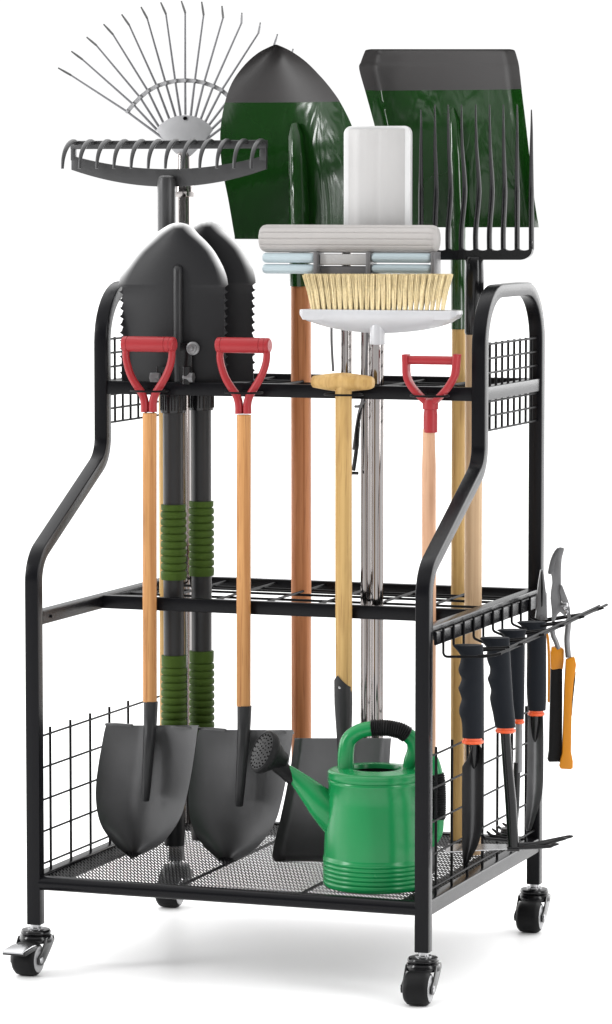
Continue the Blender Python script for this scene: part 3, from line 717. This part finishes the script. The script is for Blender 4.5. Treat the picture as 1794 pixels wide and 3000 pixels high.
# --- D-handle round spades
YA = RY
a = wpt(363, 1300, Y=YA); F = Fr((a.x, YA, .147)); sp = thing('digging_spade', 'round point spade with red D handle, the one nearer the left post', 'spade', F.o, 0, 'red handled round spades')
F.use(270, 950, .2358)
A, B = F(383, 243), F(1032, 243); r = F.m(95); L = B.x-A.x
mb = MB(); mb.lathe([(r*.82, 0), (r*.97, .0015), (r, .004), (r, .0085), (r*.94, .0090), (r*.94, .0100), (r, .0105), (r, L-.0165), (r*.94, L-.016), (r*.94, L-.015), (r, L-.0145), (r, L-.008), (r*.95, L-.0075), (r*.95, L-.0065), (r, L-.006), (r, L-.004), (r*.97, L-.0015), (r*.82, L)], (A.x, 0, A.z), (1, 0, 0), 32)
mb.obj('grip', M['red'], sp)
mb = MB()
for pts in ([(428,270),(422,400),(445,520),(490,650),(560,770),(622,860),(655,970),(660,1090)], [(992,270),(992,400),(968,520),(915,650),(845,770),(785,870),(758,970),(757,1090)]):
    P = spline([F(*q) for q in pts], 5); n = len(P); mb.tube(P, [F.m(42+10*(k/n)) for k in range(n)], 16, sy=1.15)
mb.obj('handle_fork', M['red'], sp)
F.use(0, 0, 1.2089)
xs2 = F(363, 1300).x; xt_ = F(363, 1002).x; xb_ = F(363.5, 1690).x
mb = MB(); mb.tube([(xt_, 0, F(363, 1001).z), (xs2, 0, F(363, 1300).z), (xb_, 0, F(363, 1700).z)], .0112, 28); mb.obj('shaft', M['oak'], sp)
F.use(0, 2050, .6065)
rows = [(124,512,958),(160,503,953),(210,494,947),(300,478,934),(390,466,919),(470,463,902),(550,472,880),(620,496,842),(690,546,786),(730,588,722),(756,620,664),(768,636,641)]
def spd(u, v):
    a = abs(u); ridge = .012*math.exp(-(u/.16)**2)*max(0, 1-v*1.5); return .018*a*a*(-1)*(1-.3*v)+.006+.0-ridge*.8
def spd(u, v):   # open face towards the viewer: the sides come forward, the centre rib too
    a = abs(u+.04); rib = math.exp(-(a/.15)**2)*max(0, 1-v/.62)
    return .004-.020*a**2.2-.007*rib+.026*v*v+.010*math.sin(PI*v)*(1-a*a)
mb = blade(F, rows, spd, cols=44, n=50); mb.obj('blade', M['darksteel'], sp, sharp=.9)
# folded shoulders
mb = MB()
for pts in ([(512, 118), (560, 118), (640, 124)], [(830, 132), (890, 133), (960, 139)]):
    mb = MB(); mb.sweep([F(*q, -.008) for q in pts], [(-.004, -.0018), (.004, -.0018), (.004, .0018), (-.004, .0018)], up=Vector((0, 1, 0)))
    mb.obj('foot_rest', M['darksteel'], sp, bevel=.0006)
mb = MB(); P = spline([F(729, 8, 0), F(727, 100, -.002), F(722, 200, -.010), F(715, 300, -.012), (F(708, 420, -.010)), F(704, 485, -.006)], 5); n = len(P)
mb.tube(P, [F.m(35-17*(k/(n-1))**1.2) for k in range(n)], 20)
mb.obj('socket', M['socket'], sp)
d2 = Fr((0, RY, 0)); dxs = d2(591, 1300).x-d2(363, 1300).x
dup(sp, (F.o.x+dxs, F.o.y, F.o.z+.0005), 'round point spade with red D handle, behind the watering can spout')

# --- T-handle square spade
a = wpt(833, 1300, Y=RY); F = Fr((a.x, RY, .147)); ts = thing('square_spade', 'square mouth spade with yellow wooden T handle and black blade behind the can', 'spade', F.o)
F.use(850, 800, .6065)
A, B = F(107, 526), F(403, 529); L = B.x-A.x; zc = F(250, 527).z; R0 = F.m(46)
prof = [(R0*.45, 0), (R0*.62, .002), (R0*.70, .010), (R0*.86, L*.25), (R0*.98, L*.42), (R0, L*.5), (R0*.98, L*.58), (R0*.86, L*.75), (R0*.74, L-.010), (R0*.64, L-.003), (R0*.5, L)]
MB().lathe(prof, (A.x, 0, zc), (1, 0, 0), 32).obj('grip', M['ash'], ts)
F.use(0, 0, 1.2089)
MB().tube([(F(833, 955).x, 0, zc-.004), (0, 0, F(833, 1300).z), (F(834, 1680).x, 0, F(834, 1680).z)], [.0128, .0130, .0130], 30).obj('shaft', M['ash'], ts)
F.use(850, 1800, .3626)
xk = F(430, 600).x; seg = 40; vs = []; zts = []
for j in range(seg):
    th = 2*PI*j/seg; front = -math.cos(th)  # th=0 faces +y ; front = viewer
    xo = math.sin(th); 
    zt = F(430, 485 + 75*abs(xo-(-.3))).z if True else 0
    vs.append((xk+.0142*xo, .0142*math.cos(th), zt))
for lev, (yy, rr, xx) in enumerate(((600, .0142, 430), (720, .0142, 432), (860, .0130, 435), (985, .0115, 436), (1200, .009, 438), (1330, .005, 440))):
    p = F(xx, yy)
    for j in range(seg):
        th = 2*PI*j/seg; vs.append((p.x+rr*math.sin(th), rr*math.cos(th), p.z))
fs = [(i*seg+j, i*seg+(j+1) % seg, (i+1)*seg+(j+1) % seg, (i+1)*seg+j) for i in range(6) for j in range(seg)]+[tuple(range(6*seg, 7*seg))]
MB().add(vs, fs).obj('socket', M['socket'], ts)
MB().lathe([(.0022, 0), (.002, .001), (.0008, .0015)], F(403, 592, -.0135), (0, -1, 0), 12).obj('rivet', M['brightsteel'], ts)
F.use(0, 0, 1.2089)
rows = [(1789,714,949),(1800,713,947),(1850,706,944),(1900,697,943),(1950,687,944),(2000,676,946),(2040,666,948),(2068,661,950),(2080,663,948),(2088,668,944)]
def sqs(u, v):
    a = abs(u); lip = max(0, (a-.84)/.16); return .002-.018*lip*(.5+.5*v)+.030*v*v
mb = blade(F, rows, sqs, cols=44, n=36); mb.obj('blade', M['darksteel'], ts, sharp=.9)

# --- red D handle with pale shaft
a = wpt(1040, 1300, Y=RY); F = Fr((a.x, RY, .147)); td = thing('border_fork', 'slim garden tool with angular red D handle and pale pink shaft by right post', 'garden tool', F.o)
F.use(850, 800, .6065)
A, B = F(548, 419), F(818, 421); r = F.m(21)
mb = MB(); mb.tube([(A.x+.004, 0, A.z), (B.x-.004, 0, A.z)], r, 20); mb.obj('grip', M['red'], td)
mb = MB()
for pts in ([(560,392),(562,440),(564,490),(580,535),(615,580),(660,622)], [(808,392),(803,440),(797,490),(778,530),(745,575),(698,622)]):
    P = spline([F(*q) for q in pts], 4); n = len(P); secs_ = rrect(.020, F.m(28), .003, 3)
    mb.sweep(P, secs_, up=Vector((0, 1, 0)))
q = F(679, 690)
zz = lambda y: F(679, y).z
mb.lathe([(F.m(32), zz(770)), (F.m(34), zz(768)), (F.m(34), zz(685)), (F.m(31), zz(664)), (F.m(31), zz(660)), (F.m(37), zz(657)), (F.m(38), zz(635)), (F.m(36), zz(612)), (F.m(20), zz(604))], (F(679, 700).x, 0, 0), seg=28)
mb.obj('handle_fork', M['red'], td, bevel=0)
F.use(0, 0, 1.2089)
mb = MB(); P = [F(1040, 1040), F(1040, 1080), F(1040, 1130), F(1040, 1400), F(1039.5, 1800), F(1039.5, 2000)]
mb.tube(P, [.0092, .0098, .0108, .0108, .0108, .0100], 26); mb.obj('shaft', M['pink'], td)
mb = MB(); mb.lathe([(.004, .0), (.012, .004), (.0125, .05), (.012, F(1040, 2000).z+.01), (.0112, F(1040, 1960).z)], (P[-1].x, 0, 0), seg=20); mb.obj('socket', M['darksteel'], td)

# ------------------------------------------------------------------ watering can
cx, cy = .5005, .112
a = wpt(911, 2160, Y=cy); F = Fr((a.x, cy, .1475)); wc = thing('watering_can', 'bright green plastic watering can with black rose standing on the mesh deck', 'watering can', F.o)
F.use(850, 1800, .3626)
zt = F(690, 1255).z; R1 = .0715; R2 = .079
prof = [(.070, 0), (R2-.001, .002), (R2, .004)]
z = .006
for k in range(6):
    prof += [(R2+.0008, z+.001), (R2+.0010, z+.0045), (R2-.0010, z+.0060)]; z += .0068
prof += [(R2-.0008, z+.003), (R1+.0055, .085), (R1+.002, .13), (R1, zt-.020), (R1+.0012, zt-.0185), (R1+.0012, zt-.0140), (R1, zt-.0128), (R1+.0014, zt-.0115), (R1+.0014, zt-.007), (R1+.0008, zt-.004), (R1+.0014, zt-.002), (R1-.001, zt), (R1-.006, zt+.0012), (.046, zt+.0025), (.042, zt+.0035), (.039, zt+.003), (.0375, zt-.002), (.0375, zt-.018)]
mb = MB(); mb.lathe(prof, seg=72, closed=False); n0 = len(mb.v); mb.f.append(tuple(range(72))[::-1]); mb.mi.append(0)
mb.obj('can_body', M['green'], wc, sharp=1.0)
MB().lathe([(.0376, zt-.0035), (.001, zt-.0036)], seg=40, closed=False).obj('can_shade_disc', M['black'], wc)  # flat black disc under the rim, painted shade of the opening
# spout
P = spline([F(600, 1800, .012), F(430, 1690, -.012), F(300, 1570, -.024), F(160, 1425, -.030), F(35, 1305, -.034), F(-20, 1262, -.034)], 6); n = len(P)
SR = [p.x for p in spline([(125, 0, 0), (152, 0, 0), (136, 0, 0), (98, 0, 0), (60, 0, 0), (50, 0, 0)], 6)]
mb = MB(); mb.tube(P, [F.m(q) for q in SR], 36); mb.obj('spout', M['green'], wc)
F.use(0, 2050, .6065)
mb = MB(); A_ = F(1424, 385, -.034); B_ = F(1378, 345, -.036); mb.tube([A_, A_.lerp(B_, .5), B_, F(1340, 312, -.040)], [F.m(36), F.m(38), F.m(36), F.m(40)], 24); mb.obj('spout_collar', M['rubber'], wc)
cface = F(1268, 250, -.062); ax = (cface-F(1375, 340, -.036)).normalized(); ax = Vector((-.62, -.66, .42)).normalized()
rr = F.m(104); mb = MB()
mb.lathe([(rr*.38, -.040), (rr*.50, -.030), (rr*.86, -.014), (rr, -.009), (rr*1.02, -.004), (rr, .0), (rr*.93, .0022), (rr*.88, .0012), (rr*.5, .0032), (.0004, .0042)], cface, ax, 48)
rose = mb.obj('rose', M['rubber'], wc)
q = ax.to_track_quat('Z', 'Y'); mb = MB()
for rad, cnt in ((0, 1), (.22, 6), (.42, 12), (.62, 17), (.80, 22)):
    for k in range(cnt):
        t = 2*PI*k/cnt+rad*3; p = cface+q @ Vector((rr*rad*math.cos(t), rr*rad*math.sin(t), .0044-.003*rad)); mb.lathe([(.0013, -.002), (.0013, .0004)], p, ax, 8)
mb.obj('spray_hole', M['black'], rose)
# top handle
F.use(850, 1800, .3626)
H = spline([F(452, 1250, -.012), F(452, 1120, -.012), F(478, 1010, -.010), F(560, 945, -.006), F(660, 922, .0), F(780, 918, .004), F(900, 945, .012), F(990, 1010, .02), F(1010, 1090, .024), F(985, 1180, .026), F(975, 1260, .028)], 6); n = len(H)
def hr(k): 
    return F.m(68-8*math.sin(PI*k/(n-1)))
mb = MB(); mb.tube(H, [hr(k) for k in range(n)], 24); mb.obj('top_handle', M['green'], wc)
def ribbed(Pth, r0, amp, per):
    out = [Pth[0]]; acc = []
    # resample finely
    pts = []; L = 0; 
    for i in range(len(Pth)-1):
        for k in range(12): pts.append(Pth[i].lerp(Pth[i+1], k/12))
    d = 0; rr = []
    for i, p in enumerate(pts):
        if i: d += (p-pts[i-1]).length
        rr.append(r0+amp*math.sin(2*PI*d/per))
    m = MB(); m.tube(pts, rr, 24); return m
s = int(n*.40); e = int(n*.66)
ribbed(H[s:e], F.m(67), F.m(4), .0032).obj('handle_wrap', M['rubber'], wc)
# side handle (towards the back right)
K = spline([Vector((.060, .020, zt-.006)), F(1130, 1170, .02), F(1180, 1290, .02), F(1195, 1450, .02), F(1190, 1650, .02), F(1165, 1790, .02), Vector((.060, .02, .055))], 6)
mb = MB(); mb.tube(K, .0105, 20); mb.obj('side_handle', M['green'], wc)
n = len(K); ribbed(K[int(n*.34):int(n*.68)], .0124, .0009, .0032).obj('handle_wrap', M['rubber'], wc)

# ------------------------------------------------------------------ hand tools on the hooks
def hanging(px, X, name, label, cat, rz=YAW, group=None, zb=.2):
    p = wpt(px, 1700, X=X); F = Fr((p.x, p.y, zb), rz); t = thing(name, label, cat, F.o, rz, group); return F, t
def softgrip(F, T, rows, dcol=.75):
    """scalloped soft grip from rows (y,xl,xr): every section an ellipse"""
    R = lerp_rows(rows, 60, True); vs = []; seg = 24
    for (y, xl, xr) in R:
        A, B = F(xl, y), F(xr, y); c = (A+B)/2; rx = (B.x-A.x)/2; ry = min(rx, .0150)*(.95)
        for j in range(seg):
            th = 2*PI*j/seg; vs.append((c.x+rx*math.cos(th), ry*math.sin(th), c.z))
    n = len(R); fs = [(i*seg+j, i*seg+(j+1) % seg, (i+1)*seg+(j+1) % seg, (i+1)*seg+j) for i in range(n-1) for j in range(seg)]+[tuple(range(seg))[::-1], tuple(range((n-1)*seg, n*seg))]
    MB().add(vs, fs).obj('grip', M['grip'], T, sharp=.9)
def orring(F, T, xa, xb, ya, yb):
    A, B = F((xa+xb)/2, ya), F((xa+xb)/2, yb); r = F.m((xb-xa)/2); MB().lathe([(r*.9, 0), (r, .0012), (r, (A.z-B.z)*.5), (r*.86, (A.z-B.z)*.55), (r*.86, A.z-B.z)], (B.x, 0, B.z), seg=28).obj('collar', M['ring'], T)
GRP = 'soft grip hand tools on the side hooks'
CR = (1250, 1580, .3032)
# trowel in front
F, T = hanging(1145, .672, 'hand_trowel', 'black bladed hand trowel hanging nearest the front post', 'trowel', group=GRP, zb=.16); F.use(*CR)
softgrip(F, T, [(1020,262,545),(1030,255,547),(1048,272,548),(1090,308,550),(1130,330,553),(1180,328,554),(1250,308,555),(1300,318,556),(1345,338,556),(1400,322,557),(1440,308,557),(1500,328,557),(1550,338,557),(1620,318,557),(1680,316,557),(1750,338,557),(1830,345,557),(1915,346,556)])
orring(F, T, 342, 552, 1912, 1972)
mb = MB(); mb.tube([F(460, 1968), F(460, 2040, .001), F(462, 2150, .006), F(462, 2230, .012)], [.0072, .0068, .006, .002], 16); mb.obj('neck', M['blackgloss'], T)
F.use(1150, 1550, .434)
bl = blade(F, [(1452,548,580),(1475,535,600),(1510,522,609),(1555,504,612),(1600,474,614),(1640,471,615),(1750,470,615),(1850,470,614),(1980,470,610),(2060,470,600),(2140,471,575),(2210,474,538),(2270,479,502),(2298,483,488)], lambda u, v: .008-.020*u*u, th=.0016, cols=20, n=44)
bl.obj('blade', M['darksteel'], T)
# hoe and cultivator
F, T = hanging(1200, .676, 'hand_cultivator', 'double ended hand hoe with flat blade and three prongs, leaning left of two neighbours', 'hand hoe', group=GRP, zb=.15); F.use(*CR)
softgrip(F, T, [(948,528,800),(956,515,802),(975,528,804),(1020,560,806),(1060,588,808),(1120,580,812),(1180,590,815),(1240,612,818),(1300,608,821),(1345,590,824),(1400,606,828),(1460,622,832),(1530,612,836),(1600,622,842),(1680,640,850),(1750,652,856),(1815,664,860)])
orring(F, T, 664, 862, 1812, 1866)
F.use(1150, 1550, .434)
mb = MB(); mb.tube([F(762, 1372), F(775, 1560), F(800, 1850), F(818, 2150)], [.0076, .0078, .0086, .0086], 18); mb.obj('shaft', M['blackgloss'], T)
F.use(1300, 2250, .2695)
mb = MB(); A = [F(8, 862, -.02), F(140, 792, .06), F(700, 808, .03), F(700, 886, -.01)]
def slab(mb, Q, th):
    n = len(Q); mb.add([tuple(q) for q in Q]+[(q[0], q[1], q[2]-th) for q in Q], [tuple(range(n)), tuple(range(n, 2*n))[::-1]]+[(i, n+i, n+(i+1) % n, (i+1) % n) for i in range(n)])
zb0 = F(760, 870).z
slab(mb, [Vector((F(10, 862).x, -.020, zb0-.002)), Vector((F(60, 800).x, .030, zb0+.0015)), Vector((F(690, 808).x, .018, zb0+.003)), Vector((F(690, 808).x, -.010, zb0+.001))], .0016)
mb.obj('hoe_blade', M['brightsteel'], T)
for (x1, y1, d, x0_, y0_) in ((1410, 742, .012, 800, 830), (1345, 765, .004, 800, 850), (1255, 826, -.008, 790, 870)):
    mb = MB(); P = spline([F(x0_, y0_, 0), F(980, y0_-8, d*.3), F(1150, (y0_+y1)/2+4, d*.7), F(x1-60, y1+8, d), F(x1, y1, d)], 5); n = len(P)
    mb.tube(P, [.0036*(1-.75*max(0, (k/n-.75)/.25)) for k in range(n)], 12, sy=.8); mb.obj('prong', M['blackgloss'], T)
mb = MB(); q = F(755, 870); mb.rbox((F(690, 0).x, -.009, q.z-.004), (F(825, 0).x, .009, q.z+.003), .002); mb.obj('hoe_socket', M['blackgloss'], T)
# hand rake
F, T = hanging(1247, .676, 'hand_rake', 'short hand rake with curled claw tines hanging between cultivator and grey trowel', 'hand rake', group=GRP, zb=.15)
F.use(*CR)
softgrip(F, T, [(872,695,965),(880,680,968),(892,700,962),(930,745,955),(980,765,952),(1060,775,952),(1150,780,951),(1260,788,950),(1400,800,948),(1550,818,946),(1650,835,944),(1735,850,942)])
orring(F, T, 848, 946, 1732, 1780)
MB().tube([F(893, 1775), F(893, 1900), F(890, 2250)], [.0052, .0056, .0056], 16).obj('shaft', M['greysteel'], T)
F.use(1300, 2250, .2695)
MB().tube([F(800, -60), F(790, 400), F(765, 790)], [.0056, .0052, .0045], 14).obj('lower_shaft', M['blackgloss'], T)
for i in range(5):
    mb = MB(); x = 410+58*i; y = 735-30*i; z = F(x, y).z
    P = spline([F(760-8*i, 790-24*i, .004*i), F(640, 785-30*i, .008*i), F(x+60, y+30, .012*i), F(x+18, y-2, .014*i), F(x, y-16, .014*i)], 5); n = len(P)
    mb.tube(P, [.0032-.0018*(k/n) for k in range(n)], 10); mb.obj('claw', M['blackgloss'], T)
# grey trowel
F, T = hanging(1296, .672, 'hand_trowel', 'grey bladed hand trowel hanging in front of the rear post', 'trowel', group=GRP, zb=.16); F.use(*CR)
softgrip(F, T, [(795,892,1150),(803,875,1152),(818,890,1154),(850,930,1156),(885,962,1157),(950,968,1158),(1100,970,1158),(1250,968,1158),(1400,966,1158),(1550,972,1157),(1650,982,1152)])
orring(F, T, 978, 1142, 1648, 1702)
F.use(1150, 1550, .434)
MB().tube([F(966, 1250), F(964, 1320, .001), F(962, 1400, .006), F(960, 1450, .010)], [.0075, .0066, .005, .002], 16).obj('neck', M['blackgloss'], T)
blade(F, [(1258,922,1016),(1300,918,1019),(1400,915,1021),(1550,914,1021),(1700,911,1019),(1780,908,1012),(1860,904,994),(1940,899,968),(2010,895,945),(2036,902,930)], lambda u, v: .006-.014*u*u, th=.0016, cols=18, n=40).obj('blade', M['greysteel'], T)

# long nose cutter
F, T = hanging(1318, .655, 'long_nose_pliers', 'small long nosed grey pliers with a thin orange handle, jaws upward beside the rear post', 'pliers', zb=.33); F.use(*CR)
poly = [(1100,292),(1128,288),(1134,330),(1150,470),(1160,560),(1164,640),(1166,790),(1160,860),(1050,860),(1046,790),(1058,690),(1062,600),(1068,520),(1082,400)]
mb = MB(); mb.prism([(F(*q).x, F(*q).z) for q in poly], -.006, .006); mb.obj('jaw', M['greysteel'], T, bevel=.0018)
mb = MB(); mb.prism([(F(*q).x, F(*q).z) for q in [(1108,310),(1116,310),(1122,470),(1118,640),(1108,650),(1104,500)]], -.0068, -.0055); mb.obj('jaw_groove', M['black'], T)
MB().lathe([(.0045, 0), (.004, .0015)], F(1120, 760, -.006), (0, -1, 0), 16).obj('pivot', M['greysteel'], T)
mb = MB(); mb.sweep(spline([F(1130, 840, .004), F(1168, 930, .004), F(1182, 1100, .004), F(1184, 1350, .004), F(1182, 1572, .004)], 5), rrect(.008, F.m(26), .0015, 2), up=Vector((0, 1, 0)), ); mb.obj('handle', M['orange'], T)

# pruning shears
F, T = hanging(1360, .700, 'pruning_shears', 'open pruning shears with hooked grey jaw upward and orange and black handles', 'shears', zb=.20); F.use(*CR)
poly = [(1330,98),(1328,82),(1295,76),(1262,84),(1240,108),(1215,150),(1195,205),(1182,260),(1172,318),(1176,334),(1203,334),(1212,372),(1214,420),(1202,500),(1198,570),(1206,640),(1212,720),(1212,800),(1216,880),(1240,880),(1240,780),(1262,730),(1290,700),(1340,745),(1352,740),(1330,660),(1305,600),(1300,440),(1300,300),(1308,180)]
mb = MB(); mb.prism([(F(*q).x, F(*q).z) for q in poly], -.004, .004); mb.obj('hook_jaw', M['greysteel'], T, bevel=.0012)
poly = [(1262,84),(1240,108),(1215,150),(1195,205),(1182,260),(1172,318),(1176,334),(1203,334),(1228,290),(1240,220),(1258,150),(1285,90)]
mb = MB(); mb.prism([(F(*q).x, F(*q).z) for q in poly], -.0056, -.0035); mb.obj('jaw_bevel', M['darksteel'], T, bevel=.0008)
poly = [(1290,435),(1310,440),(1345,530),(1368,590),(1384,660),(1390,760),(1384,800),(1362,760),(1345,690),(1318,640),(1296,560),(1280,500)]
mb = MB(); mb.prism([(F(*q).x, F(*q).z) for q in poly], -.010, -.0045); mb.obj('blade', M['greysteel'], T, bevel=.0012)
MB().lathe([(.0060, -.002), (.0060, .0015), (.003, .003)], F(1338, 640, -.0105), (0, -1, 0), 6).obj('pivot_bolt', M['brightsteel'], T)
MB().lathe([(.0035, -.002), (.0035, .0015), (.002, .003)], F(1352, 700, -.0105), (0, -1, 0), 6).obj('spring_screw', M['brightsteel'], T)
mb = MB(); mb.tube(spline([F(1214, 860, .0), F(1225, 930), F(1252, 990), F(1275, 1060)], 5), .0042, 12); mb.obj('tang', M['greysteel'], T)
mb = MB(); mb.tube(spline([F(1378, 770, -.006), F(1366, 870, -.006), F(1358, 980, -.006), F(1372, 1140, -.006)], 5), .0048, 12); mb.obj('tang', M['greysteel'], T)
def hprism(name, poly, m, d0, d1, par=T):
    mb = MB(); mb.prism([(F(*q).x, F(*q).z) for q in poly], d0, d1); return mb.obj(name, m, par, bevel=.0028)
hA = hprism('handle', [(1210,1040),(1290,1038),(1330,1062),(1328,1180),(1318,1260),(1290,1250),(1210,1262),(1200,1250),(1196,1100)], M['orange'], -.003, .012)
hprism('grip_pad', [(1200,1240),(1250,1250),(1298,1232),(1314,1250),(1312,2060),(1300,2150),(1182,2152),(1170,2130),(1182,2050),(1190,1700)], M['rubber'], -.002, .012)
hB = hprism('handle', [(1340,1160),(1352,1145),(1425,1122),(1442,1200),(1428,1300),(1416,1370),(1400,1560),(1392,2040),(1410,2130),(1410,2195),(1390,2212),(1290,2205),(1276,2180),(1290,2120),(1306,2060),(1318,1700),(1325,1450)], M['orange'], -.016, -.0035)
hprism('grip_edge', [(1424,1300),(1438,1270),(1434,1330),(1410,1560),(1402,1700),(1398,1560)], M['rubber'], -.013, -.005)
